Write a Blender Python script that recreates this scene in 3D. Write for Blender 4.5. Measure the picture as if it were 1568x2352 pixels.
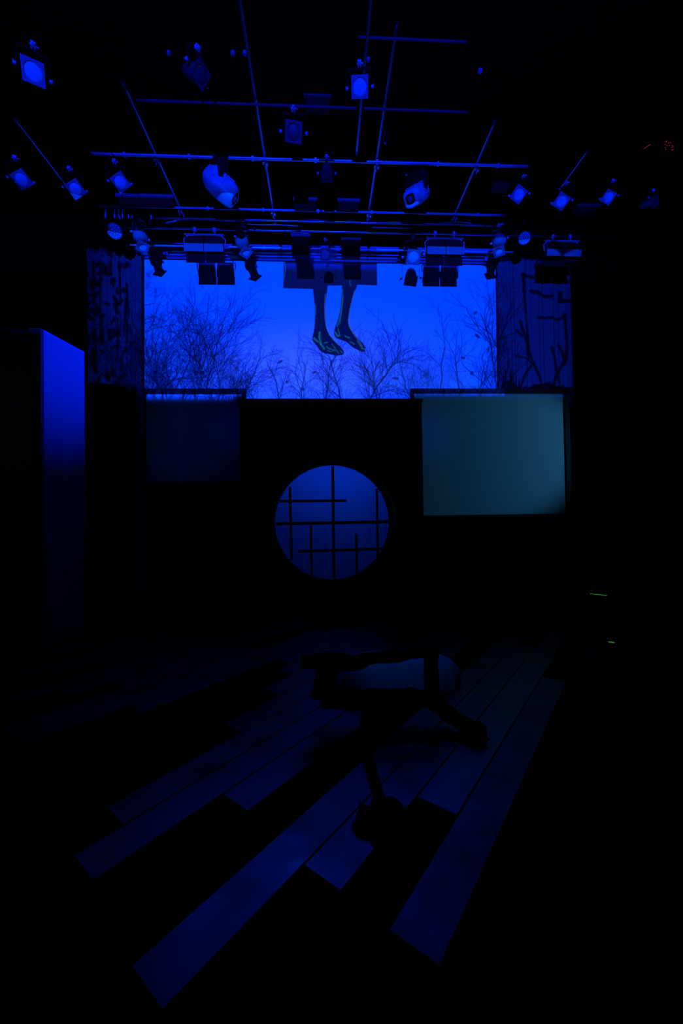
import bpy, math, random
import numpy as np
from mathutils import Vector, Matrix
random.seed(4)
rng = np.random.default_rng(7)
for o in list(bpy.data.objects):
    bpy.data.objects.remove(o, do_unlink=True)
sc = bpy.context.scene
COL = sc.collection
# ------------------------------------------------------------------ camera
EYE = Vector((0.0, 0.0, 1.6))
F = 900.0                       # focal length in pixels of the 1568x2352 frame
CX, CY = 784.0, 1176.0
YAW, PITCH, ROLL = math.atan(44 / F), math.atan(14 / F), 0.015
fwd = Vector((math.sin(YAW) * math.cos(PITCH), math.cos(YAW) * math.cos(PITCH), math.sin(PITCH)))
rt0 = fwd.cross(Vector((0, 0, 1))).normalized()
up0 = rt0.cross(fwd)
rt = rt0 * math.cos(ROLL) - up0 * math.sin(ROLL)
up = up0 * math.cos(ROLL) + rt0 * math.sin(ROLL)
cd = bpy.data.cameras.new('camera')
cam = bpy.data.objects.new('camera', cd)
COL.objects.link(cam)
cd.sensor_fit = 'VERTICAL'; cd.sensor_height = 36.0; cd.lens = 36.0 * F / 2352.0
cd.clip_start = 0.05; cd.clip_end = 100
cam.matrix_world = Matrix(((rt.x, up.x, -fwd.x, EYE.x), (rt.y, up.y, -fwd.y, EYE.y), (rt.z, up.z, -fwd.z, EYE.z), (0, 0, 0, 1)))
sc.camera = cam

def ray(px, py):
    return fwd + rt * ((px - CX) / F) - up * ((py - CY) / F)
def W(px, py, Y):
    d = ray(px, py); return EYE + d * (Y / d.y)
def WF(px, py, z=0.0):
    d = ray(px, py); return EYE + d * ((z - EYE.z) / d.z)
def WX(px, py, X):
    d = ray(px, py); return EYE + d * (X / d.x)

sc.view_settings.view_transform = 'Standard'
sc.view_settings.look = 'None'
sc.view_settings.gamma = 1.0
sc.view_settings.use_curve_mapping = False
sc.view_settings.exposure = 0.0
wd = bpy.data.worlds.new('world'); sc.world = wd; wd.use_nodes = True
wd.node_tree.nodes['Background'].inputs[0].default_value = (0, 0, 0, 1)
wd.node_tree.nodes['Background'].inputs[1].default_value = 0.0

# ------------------------------------------------------------------ depths of the place
Y_SCREEN, Y_DRAPE, Y_SIDE, Y_MID, Y_WALL = 8.60, 8.35, 7.60, 7.30, 9.60
PROJ = Vector((-0.8, -6.0, 2.8))

# ------------------------------------------------------------------ lights
def look(o, at):
    d = (Vector(at) - o.location).normalized()
    o.rotation_euler = d.to_track_quat('-Z', 'Y').to_euler()
def spot(name, loc, at, energy, color, angle, blend=0.3, size=0.02):
    l = bpy.data.lights.new(name, 'SPOT'); o = bpy.data.objects.new(name, l); COL.objects.link(o)
    l.energy = energy; l.color = color; l.spot_size = math.radians(angle); l.spot_blend = blend
    l.shadow_soft_size = size; o.location = loc; look(o, at); return o

# --- the picture the projector throws: painted in numpy, in the projector's own image
RX0, RX1, RY0, RY1, SS = 180, 1350, 560, 980, 2
PW, PH = (RX1 - RX0) * SS, (RY1 - RY0) * SS
yy, xx = np.mgrid[0:PH, 0:PW].astype(np.float32)
xx = RX0 + xx / SS; yy = RY0 + yy / SS
def sm(a, b, v):
    t = np.clip((v - a) / (b - a), 0, 1); return t * t * (3 - 2 * t)
pic = np.zeros((PH, PW, 3), np.float32)
glow = np.exp(-(((xx - 720) / 230) ** 2 + ((yy - 850) / 85) ** 2))
pic[..., 0] = 0.000 + 0.030 * glow
pic[..., 1] = 0.058 + 0.030 * glow + 0.012 * sm(640, 900, yy)
pic[..., 2] = 1.7
ink = np.ones((PH, PW), np.float32)
def stroke(x0, y0, x1, y1, w0, w1, a, soft=0.9):
    m = max(w0, w1) + 2 * soft
    ax, bx = min(x0, x1) - m, max(x0, x1) + m; ay, by = min(y0, y1) - m, max(y0, y1) + m
    i0, i1 = int((ay - RY0) * SS), int((by - RY0) * SS) + 1
    j0, j1 = int((ax - RX0) * SS), int((bx - RX0) * SS) + 1
    i0, j0 = max(i0, 0), max(j0, 0); i1, j1 = min(i1, PH), min(j1, PW)
    if i0 >= i1 or j0 >= j1: return
    X = xx[i0:i1, j0:j1]; Y = yy[i0:i1, j0:j1]
    dx, dy = x1 - x0, y1 - y0; L = dx * dx + dy * dy + 1e-6
    t = np.clip(((X - x0) * dx + (Y - y0) * dy) / L, 0, 1)
    d = np.hypot(X - x0 - t * dx, Y - y0 - t * dy)
    w = (w0 + (w1 - w0) * t) * 0.5
    k = 1 - a * (1 - sm(0, soft * 1.6, d - w + soft * 0.4))
    ink[i0:i1, j0:j1] = np.minimum(ink[i0:i1, j0:j1] * (0.45 + 0.55 * k), k)
def grow(x, y, ang, length, w, a, depth, soft=0.9, spread=0.5):
    n = max(3, int(length / 9)); st = length / n
    for i in range(n):
        ang += random.gauss(0, 0.13); ang += (math.pi / 2 - ang) * 0.02
        nx, ny = x + math.cos(ang) * st, y - math.sin(ang) * st
        w2 = w * (1 - 0.75 / n)
        stroke(x, y, nx, ny, w, w2, a, soft)
        x, y, w = nx, ny, w2
        if depth > 0 and random.random() < 0.62:
            s = random.choice((-1, 1))
            grow(x, y, ang + s * random.uniform(0.3, 0.3 + spread), length * random.uniform(0.35, 0.62), w * 0.72, a * 0.9, depth - 1, soft, spread)
for k in range(58):      # thicket at lower left
    x = random.uniform(315, 600); h = 175 - (x - 315) * 0.27
    grow(x, 945, math.pi / 2 + random.gauss(0, .35), h * random.uniform(.45, 1.05), random.uniform(1.2, 2.6), random.uniform(.5, .85), 3)
for k in range(70):      # pale thicket along the bottom
    x = random.uniform(520, 1160)
    grow(x, 950, math.pi / 2 + random.gauss(0, .35), random.uniform(50, 125), random.uniform(1.0, 2.2), random.uniform(.25, .6), 3, 1.1)
for x, l, w, an in ((470, 205, 4, 1.45), (400, 190, 3.6, 1.7), (790, 130, 3.4, 2.0), (838, 165, 4, 1.15), (1010, 150, 3.6, 1.6),
                    (960, 125, 3, 1.9), (1150, 200, 4, 2.05), (880, 120, 3, 1.75), (1090, 120, 3, 1.4), (360, 180, 3.4, 1.6), (560, 130, 3, 1.3),
                    (640, 110, 2.6, 1.6), (700, 100, 2.6, 1.8), (440, 195, 3.5, 1.3), (505, 170, 3, 1.6), (345, 185, 3.4, 1.4), (745, 120, 3, 1.3), (1040, 130, 3, 1.2)):
    grow(x, 945, an, l, w, .9, 3)
grow(1142, 800, 2.15, 90, 3, .8, 3)
for (a, b, c, d, w) in ((328, 735, 350, 726, 3), (350, 726, 382, 738, 2.5), (382, 738, 400, 716, 2), (328, 742, 355, 737, 2), (328, 765, 352, 755, 3.5),
                        (352, 755, 400, 745, 2.5), (352, 765, 375, 780, 2), (400, 716, 395, 700, 1.4), (400, 745, 425, 760, 1.6), (328, 702, 352, 697, 2)):
    stroke(a, b, c, d, w, w * .7, .75)
for k in range(26):
    grow(random.uniform(326, 340), random.uniform(620, 690), random.uniform(-1.2, 1.2), random.uniform(14, 32), 1.2, .35, 2, 1.6)
for k in range(9):
    grow(random.uniform(326, 335), random.uniform(700, 900), random.uniform(-.3, 1.2), random.uniform(25, 55), 1.8, .6, 2)
# the picture falls on past the cloth on to the side drapes: stems and dead leaves of the same trees, plus one painted lamp shadow
for k in range(150):
    y = random.uniform(585, 925); x = random.uniform(196, 318 - (y - 585) * .02)
    if random.random() > .35 + (y - 585) / 420 or (x > 292 and random.random() < .6): continue
    stroke(x, y, x + random.gauss(0, 7), y + random.gauss(0, 9), random.uniform(4, 10), random.uniform(3, 8), .94, 3.5)
for k in range(9):
    x, y = random.choice((222, 240, 256, 276, 279, 299, 301)) + random.gauss(0, 2), random.uniform(590, 800)
    stroke(x, y, x + random.gauss(0, 3), y + random.uniform(50, 110), random.uniform(2, 4), 3, .95, 2)
for pts, w in ((((1196, 640), (1200, 700), (1206, 760), (1211, 815), (1225, 850), (1236, 880), (1246, 915)), 5),
               (((1190, 745), (1206, 800), (1212, 830)), 6), (((1290, 730), (1296, 800), (1294, 830), (1272, 870), (1262, 905)), 7),
               (((1230, 738), (1255, 737), (1275, 741), (1292, 733)), 5), (((1262, 806), (1268, 830), (1274, 860), (1280, 885)), 6),
               (((1182, 765), (1195, 780)), 4), (((1278, 800), (1288, 820), (1292, 842)), 7), (((1180, 822), (1208, 832), (1222, 845)), 3),
               (((1216, 845), (1200, 868), (1190, 900)), 5), (((1196, 640), (1218, 645), (1260, 645), (1262, 632)), 7),
               (((1215, 676), (1232, 682), (1250, 690), (1262, 690)), 8), (((1272, 655), (1300, 657)), 7), (((1282, 680), (1282, 700), (1312, 700)), 9),
               (((1196, 640), (1200, 660), (1196, 676)), 4), (((1240, 590), (1246, 620), (1262, 632), (1290, 620), (1320, 628)), 16)):  # last, widest stroke paints the flood lamp's shadow on the drape
    for (a, b), (c, d) in zip(pts, pts[1:]):
        stroke(a, b, c, d, w * .85, w * .7, .9, 2.6)
for k in range(40):
    stroke(random.uniform(1145, 1320), random.uniform(884, 930), random.uniform(1145, 1320), random.uniform(896, 935), 7, 4, .95, 2)
for k in range(12):
    x = random.uniform(1150, 1185); stroke(x, 940, x + random.gauss(0, 3), random.uniform(855, 890), 6, 2, .95, 1.5)
def blob(cx, cy, rx, ry, ang=0.0, a=.9):
    c, s = math.cos(ang), math.sin(ang)
    u = (xx - cx) * c + (yy - cy) * s; v = -(xx - cx) * s + (yy - cy) * c
    d = np.hypot(u / rx, v / ry)
    global ink
    ink = np.minimum(ink, 1 - a * (1 - sm(.75, 1.15, d)))
for (bx, by, ra, rb, an) in ((643, 831, 8, 3.2, -.45), (422, 829, 9, 4.5, .5), (722, 855, 5.5, 3.4, -.3), (659, 877, 4.5, 4, -.5), (519, 866, 4.5, 6.5, .2),
                             (1091, 719, 5.5, 3.4, -.7), (1096, 772, 8, 3.6, .6), (1121, 803, 3, 9, .1), (1063, 822, 6, 3, .2), (978, 861, 8, 3.6, -.7),
                             (908, 869, 9, 4, .1), (1083, 857, 5, 5, 0), (695, 894, 6, 4, .2)):
    blob(bx, by, ra, rb, an, .85)
pic *= np.stack([ink, ink, ink * .985 + .015], -1)
# dark mass of clothes and the hanging legs
def poly(pts, soft=.8):
    ins = np.zeros((PH, PW), bool); dist = np.full((PH, PW), 1e9, np.float32)
    xs = [p[0] for p in pts]; ys = [p[1] for p in pts]
    i0, i1 = int((min(ys) - 4 - RY0) * SS), int((max(ys) + 4 - RY0) * SS); j0, j1 = int((min(xs) - 4 - RX0) * SS), int((max(xs) + 4 - RX0) * SS)
    i0 = max(i0, 0)
    X = xx[i0:i1, j0:j1]; Y = yy[i0:i1, j0:j1]; I = np.zeros(X.shape, bool); D = np.full(X.shape, 1e9, np.float32)
    for (x0, y0), (x1, y1) in zip(pts, pts[1:] + pts[:1]):
        if y0 != y1:
            c = ((y0 > Y) != (y1 > Y)) & (X < (x1 - x0) * (Y - y0) / (y1 - y0) + x0); I ^= c
        dx, dy = x1 - x0, y1 - y0; t = np.clip(((X - x0) * dx + (Y - y0) * dy) / (dx * dx + dy * dy + 1e-9), 0, 1)
        D = np.minimum(D, np.hypot(X - x0 - t * dx, Y - y0 - t * dy))
    s = np.where(I, D, -D); out = np.zeros((PH, PW), np.float32); out[i0:i1, j0:j1] = sm(-soft, soft, s); return out
def smooth(pts, n=2):
    for _ in range(n):
        q = []
        for a, b in zip(pts, pts[1:] + pts[:1]):
            q += [(a[0] * .75 + b[0] * .25, a[1] * .75 + b[1] * .25), (a[0] * .25 + b[0] * .75, a[1] * .25 + b[1] * .75)]
        pts = q
    return pts
def put(mask, col):
    global pic
    m = mask[..., None]; pic = pic * (1 - m) + np.array(col, np.float32) * m
SKIRT = [(652, 560), (865, 560), (866, 656), (820, 654), (818, 663), (786, 656), (752, 656), (751, 666), (718, 664), (650, 662)]
L_LEG = [(718, 640), (718, 664), (721, 687), (723, 712), (723, 737), (721, 759), (717, 773), (717, 784), (725, 791), (734, 805), (741, 810), (756, 814),
         (774, 817), (786, 816), (791, 810), (786, 801), (774, 789), (761, 775), (754, 766), (749, 751), (747, 732), (746, 705), (749, 680), (752, 662), (752, 640)]
R_LEG = [(785, 640), (785, 657), (784, 680), (781, 712), (775, 737), (768, 755), (766, 769), (772, 777), (786, 782), (797, 786), (809, 798), (824, 805),
         (832, 809), (840, 806), (836, 791), (822, 778), (809, 762), (802, 750), (799, 737), (804, 712), (811, 680), (817, 663), (821, 653), (821, 640)]
NAVY = (0.0, 0.003, 0.075)
put(poly(smooth(L_LEG, 1)), NAVY); put(poly(smooth(R_LEG, 1)), NAVY)
put(poly(SKIRT), (0.001, 0.004, 0.085))
def lit(pts, w, col, a=.8):
    global pic, ink
    keep = ink; ink = np.ones((PH, PW), np.float32)
    for (x0, y0), (x1, y1) in zip(pts, pts[1:]):
        stroke(x0, y0, x1, y1, w * .8, w * .8, a * .62, .9)
    put(1 - ink, col); ink = keep
TEAL, RIM = (0.008, 0.13, 0.26), (0.035, 0.09, 0.13)
lit([(747, 675), (745, 705), (746, 732), (749, 752), (756, 768), (766, 781), (778, 793)], 1.4, RIM)
lit([(814, 668), (810, 685), (803, 712), (800, 735), (802, 750), (811, 766), (824, 783), (832, 796)], 2.2, RIM)
lit([(786, 665), (786, 690), (783, 715), (779, 735), (774, 750)], 3.2, TEAL, .55)
lit([(788, 680), (786, 700), (782, 730), (780, 745)], 1.0, TEAL)
lit([(724, 700), (725, 722)], 1.6, TEAL, .6); lit([(653, 600), (656, 615), (652, 640)], 1.3, TEAL, .6)
lit([(805, 640), (803, 648), (805, 656)], 1.2, TEAL, .7)
for (x0, y0, x1, y1, w) in ((734, 763, 733, 773, 5), (721, 777, 730, 785, 5), (733, 775, 737, 790, 5), (735, 788, 744, 801, 5), (745, 788, 752, 786, 2.5),
                            (750, 796, 756, 802, 2.5), (757, 800, 765, 806, 2), (762, 790, 778, 812, 1.4), (765, 802, 770, 806, 1.5), (752, 805, 760, 808, 1.5),
                            (782, 806, 786, 810, 2), (769, 763, 776, 772, 4), (776, 755, 780, 772, 2), (772, 772, 780, 770, 2.5), (792, 772, 802, 776, 3),
                            (804, 785, 813, 790, 2.5), (820, 783, 832, 801, 2), (830, 800, 838, 802, 2)):
    lit([(x0, y0), (x1, y1)], w, TEAL, .7)
# frame of the picture: upper edge, soft lower edge; a little stray light outside it
lev = 0.0
topedge = 593 + (xx - 330) * 0.0150
low = 930 + 9 * sm(335, 350, xx) * (1 - sm(545, 565, xx)) - 36 * (1 - sm(315, 345, xx))
mask = sm(-1.0, 1.0, yy - topedge) * (1 - sm(-9, 6, yy - low)) * sm(196, 215, xx) * (1 - sm(1290, 1325, xx))
stray = sm(571, 577, yy - (xx - 330) * .013) * (1 - sm(0, 14, yy - low)) * sm(186, 200, xx) * (1 - sm(1322, 1345, xx))
pic = pic * mask[..., None] + (1 - mask[..., None]) * stray[..., None] * np.array((0.0005, 0.0045, 0.06), np.float32)
pic *= (1 - .35 * sm(1140, 1300, xx))[..., None]
pic *= (1 - .8 * (1 - sm(195, 300, xx)) - .0)[..., None]

# --- resample it to the projector's image plane (rays from the lens through every texel, met with the screen)
paxis = (Vector((-.15, Y_SCREEN, 5.6)) - PROJ).normalized()
ph = bpy.data.lights.new('projector_beam', 'SPOT'); po = bpy.data.objects.new('projector_beam', ph); COL.objects.link(po)
po.location = PROJ; po.rotation_euler = paxis.to_track_quat('-Z', 'Y').to_euler()
R3 = po.rotation_euler.to_matrix()
TW, TH, HX, HY = 2600, 1000, 0.40, 0.155
v, u = np.mgrid[0:TH, 0:TW].astype(np.float64)
lx = ((u + .5) / TW * 2 - 1) * HX; ly = ((v + .5) / TH * 2 - 1) * HY
M = np.array(R3)
dW = lx[..., None] * M[:, 0] + ly[..., None] * M[:, 1] - M[:, 2]
P = np.array(PROJ) + dW * ((Y_SCREEN - PROJ.y) / dW[..., 1:2])
Q = P - np.array(EYE)
dz = Q @ np.array(fwd); X = CX + F * (Q @ np.array(rt)) / dz; Yp = CY - F * (Q @ np.array(up)) / dz
gi = (Yp - RY0) * SS; gj = (X - RX0) * SS
ok = (gi > 0) & (gi < PH - 2) & (gj > 0) & (gj < PW - 2)
gi = np.clip(gi, 0, PH - 2); gj = np.clip(gj, 0, PW - 2); i = gi.astype(int); j = gj.astype(int); fi = (gi - i)[..., None]; fj = (gj - j)[..., None]
tex = pic[i, j] * (1 - fi) * (1 - fj) + pic[i + 1, j] * fi * (1 - fj) + pic[i, j + 1] * (1 - fi) * fj + pic[i + 1, j + 1] * fi * fj
tex = tex * ok[..., None]
buf = np.ones((TH, TW, 4), np.float32); buf[..., :3] = tex
img = bpy.data.images.new('projected_picture', TW, TH, float_buffer=True, is_data=True)
img.pixels.foreach_set(buf.ravel()); img.update(); img.pack()
def beam_nodes(light, strength, build):
    light.use_nodes = True; nt = light.node_tree; nt.nodes.clear()
    out = nt.nodes.new('ShaderNodeOutputLight'); em = nt.nodes.new('ShaderNodeEmission')
    em.inputs['Strength'].default_value = strength
    tc = nt.nodes.new('ShaderNodeTexCoord'); sp = nt.nodes.new('ShaderNodeSeparateXYZ')
    nt.links.new(tc.outputs['Normal'], sp.inputs[0])
    az = nt.nodes.new('ShaderNodeMath'); az.operation = 'ABSOLUTE'; nt.links.new(sp.outputs['Z'], az.inputs[0])
    uv = []
    for k, ax in enumerate('XY'):
        d = nt.nodes.new('ShaderNodeMath'); d.operation = 'DIVIDE'
        nt.links.new(sp.outputs[ax], d.inputs[0]); nt.links.new(az.outputs[0], d.inputs[1]); uv.append(d.outputs[0])
    build(nt, uv, em); nt.links.new(em.outputs[0], out.inputs[0])
def proj_build(nt, uv, em):
    cb = nt.nodes.new('ShaderNodeCombineXYZ')
    for k, h in enumerate((HX, HY)):
        m = nt.nodes.new('ShaderNodeMath'); m.operation = 'MULTIPLY_ADD'
        m.inputs[1].default_value = .5 / h; m.inputs[2].default_value = .5
        nt.links.new(uv[k], m.inputs[0]); nt.links.new(m.outputs[0], cb.inputs[k])
    it = nt.nodes.new('ShaderNodeTexImage'); it.image = img; it.extension = 'CLIP'; it.interpolation = 'Linear'
    nt.links.new(cb.outputs[0], it.inputs[0]); nt.links.new(it.outputs[0], em.inputs[0])
ph.energy = 12500; ph.color = (1, 1, 1); ph.spot_size = math.radians(60); ph.spot_blend = 0; ph.shadow_soft_size = 0.0
beam_nodes(ph, 1.0, proj_build)
PROJ_GAIN = 1.0

# --- added blue fill from behind the camera, brightening the lighting grid above the picture
FILL_POS = Vector((-.5, -6.0, 3.4))
wl = bpy.data.lights.new('grid_fill', 'SPOT'); wo = bpy.data.objects.new('grid_fill', wl); COL.objects.link(wo)
wo.location = FILL_POS; wo.rotation_euler = Vector((0, 1, 0.55)).to_track_quat('-Z', 'Y').to_euler()
wl.energy = 10500; wl.color = (0.0, 0.012, 1.0); wl.spot_size = math.radians(100); wl.spot_blend = .2; wl.shadow_soft_size = .03
def wash_build(nt, uv, em):
    e0 = math.atan(.55)
    lo = math.tan(math.atan(.252) - e0)
    mr = nt.nodes.new('ShaderNodeMapRange'); mr.inputs[1].default_value = lo; mr.inputs[2].default_value = lo + .02
    nt.links.new(uv[1], mr.inputs[0]); nt.links.new(mr.outputs[0], em.inputs['Color'])
beam_nodes(wl, 1.0, wash_build)

spot('side_spot_teal', (6.9, 5.0, 3.3), (3.6, 7.6, 2.9), 120, (.06, .44, 1.0), 50, .7, .10)
spot('right_flat_fill', (1.7, 3.6, 3.6), (2.15, 7.55, 3.2), 30, (0, .03, 1.0), 18, 1.0, .1)  # added fill for the left edge of the right paper panel
spot('panel_spot_blue', (0.2, 5.6, 6.4), (-3.68, 5.6, 4.05), 3600, (0, .010, 1.0), 34, 1.0, .1)
spot('centre_lamp_fill', (0, 1.5, 1.4), (.06, 7.3, 6.52), 900, (0, .01, 1.0), 5.5, .6, .03)  # added narrow fill, only to brighten the centre par
spot('bundle_fill', (-1.2, 1.2, 4.6), (.85, 3.7, .15), 95, (.0, .13, 1.0), 13, .8, .1)  # added fill so the cloth bundle shows, no real fixture
spot('left_flat_edge_fill', (-1.75, 4.5, 3.3), (-1.55, 7.6, 3.35), 10, (.0, .03, 1.0), 24, 1.0, .1)  # added fill, brightens the right edge of the left paper panel
spot('left_flat_fill', (-2.4, 4.6, 3.5), (-2.6, 7.6, 3.2), 6, (.0, .16, 1.0), 40, .8, .1)  # added dim fill over the whole left paper panel
al = bpy.data.lights.new('window_backlight', 'AREA'); ao = bpy.data.objects.new('window_backlight', al); COL.objects.link(ao)
al.shape = 'RECTANGLE'; al.size = 1.8; al.size_y = .6; al.energy = 12.0; al.color = (0, .045, 1.0)
ao.location = (.25, 8.2, 2.7); look(ao, (.2, 7.45, 1.5))

# ------------------------------------------------------------------ materials
def mat(name, col, rough=.6, spec=.3, metal=0.0, noise=0.0, scale=6.0, bump=0.0, emit=None, est=1.0, rnoise=0.0, trans=0.0):
    m = bpy.data.materials.new(name); m.use_nodes = True; nt = m.node_tree; b = nt.nodes['Principled BSDF']
    b.inputs['Base Color'].default_value = (*col, 1); b.inputs['Roughness'].default_value = rough
    b.inputs['Specular IOR Level'].default_value = spec; b.inputs['Metallic'].default_value = metal
    tc = nt.nodes.new('ShaderNodeTexCoord'); n = nt.nodes.new('ShaderNodeTexNoise'); n.inputs['Scale'].default_value = scale
    n.inputs['Detail'].default_value = 5; nt.links.new(tc.outputs['Object'], n.inputs['Vector'])
    if noise:
        mx = nt.nodes.new('ShaderNodeMix'); mx.data_type = 'RGBA'
        mx.inputs[6].default_value = (*[c * (1 - noise) for c in col], 1); mx.inputs[7].default_value = (*[min(1, c * (1 + noise)) for c in col], 1)
        nt.links.new(n.outputs['Fac'], mx.inputs[0]); nt.links.new(mx.outputs[2], b.inputs['Base Color'])
    if rnoise:
        mr = nt.nodes.new('ShaderNodeMapRange'); mr.inputs[1].default_value = .3; mr.inputs[2].default_value = .7
        mr.inputs[3].default_value = rough - rnoise; mr.inputs[4].default_value = rough + rnoise
        nt.links.new(n.outputs['Fac'], mr.inputs[0]); nt.links.new(mr.outputs[0], b.inputs['Roughness'])
    if bump:
        bp = nt.nodes.new('ShaderNodeBump'); bp.inputs['Strength'].default_value = bump; bp.inputs['Distance'].default_value = .02
        nt.links.new(n.outputs['Fac'], bp.inputs['Height']); nt.links.new(bp.outputs[0], b.inputs['Normal'])
    if emit:
        b.inputs['Emission Color'].default_value = (*emit, 1); b.inputs['Emission Strength'].default_value = est
    if trans:
        t = nt.nodes.new('ShaderNodeBsdfTranslucent'); t.inputs[0].default_value = (*col, 1); ms = nt.nodes.new('ShaderNodeMixShader')
        ms.inputs[0].default_value = trans; nt.links.new(b.outputs[0], ms.inputs[1]); nt.links.new(t.outputs[0], ms.inputs[2])
        nt.links.new(ms.outputs[0], nt.nodes['Material Output'].inputs['Surface'])
    return m
M_ROOM = mat('matt_black_room', (.0015, .0015, .0015), .95, .0, noise=.3)
M_SCREEN = mat('white_projection_cloth', (.8, .8, .8), 1.0, 0.0, noise=.02, scale=90)
M_DRAPE = mat('black_velour', (.085, .075, .09), 1.0, 0.0, noise=.15, scale=20, bump=.1)
M_FLAT = mat('dark_stained_flat', (.006, .006, .006), .7, .05, noise=.3, scale=8)
M_FRAME = mat('dark_wood_frame', (.022, .022, .024), .6, .15, noise=.2, scale=14)
M_PAPER = mat('pale_shoji_paper', (.62, .62, .62), 1.0, 0.0, noise=.03, scale=50)
M_PAPER2 = mat('round_window_paper', (.6, .6, .6), 1.0, 0.0, noise=.03, scale=50, trans=.75)
M_BLUEP = mat('painted_side', (.20, .20, .21), 1.0, 0.0, noise=.03, scale=50)
M_PIPE = mat('scuffed_steel_pipe', (.45, .45, .46), .30, .5, metal=1.0, noise=.3, scale=10)
M_VOID = mat('dull_black_rod', (.0006, .0006, .0006), 1.0, 0.0)
M_BAR = mat('pale_galvanised_bar', (.75, .75, .75), .4, .5, metal=.7, noise=.2, scale=8)
M_BLACK = mat('black_enamel', (.006, .006, .007), .6, .2, noise=.2)
M_HOUS = mat('grey_lamp_paint', (.22, .22, .23), .5, .3, noise=.2, scale=20)
M_LENS = mat('pale_lens_glass', (.7, .7, .72), .5, .4, noise=.25, scale=18)
M_KNOB = mat('bare_metal_knob', (.5, .5, .5), .5, .4, noise=.2, scale=20)
M_CABLE = mat('rubber_cable', (.10, .10, .10), .6, .3)
M_DIM = mat('dim_lamp_dark_copy', (.05, .05, .052), .5, .3, noise=.4, scale=12)  # darker copy for faintly lit lamps and pipes, low light put into colour
M_DOT = mat('led_reflector', (.95, .95, .95), .3, .5)
M_LEDF = mat('led_face_plate', (.20, .22, .22), .5, .3)
M_GLOSS = mat('varnished_dark_board', (.004, .004, .004), .31, 1.0, rnoise=.13, scale=3.2, bump=.05)
M_SEMI = mat('half_worn_board', (.003, .003, .003), .45, .8, rnoise=.12, scale=4, bump=.05)
M_MATT = mat('worn_matt_board', (.002, .002, .002), .8, .03, noise=.4, scale=3)
M_GLOW = mat('glow_tape', (.1, .5, .2), .6, .2, emit=(.02, .22, .03), est=1.0)
M_RED = mat('red_glint_glow', (.3, .01, .01), .4, .3, emit=(.22, .008, .008), est=1.0)  # glows in place of red exit light reflected on a lamp
M_BARK = mat('dark_bark', (.003, .003, .003), .8, .03, noise=.5, scale=12, bump=.5)
M_CLOTH = mat('pale_cloth', (.5, .5, .5), .9, .1, noise=.25, scale=7, bump=.2)

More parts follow.
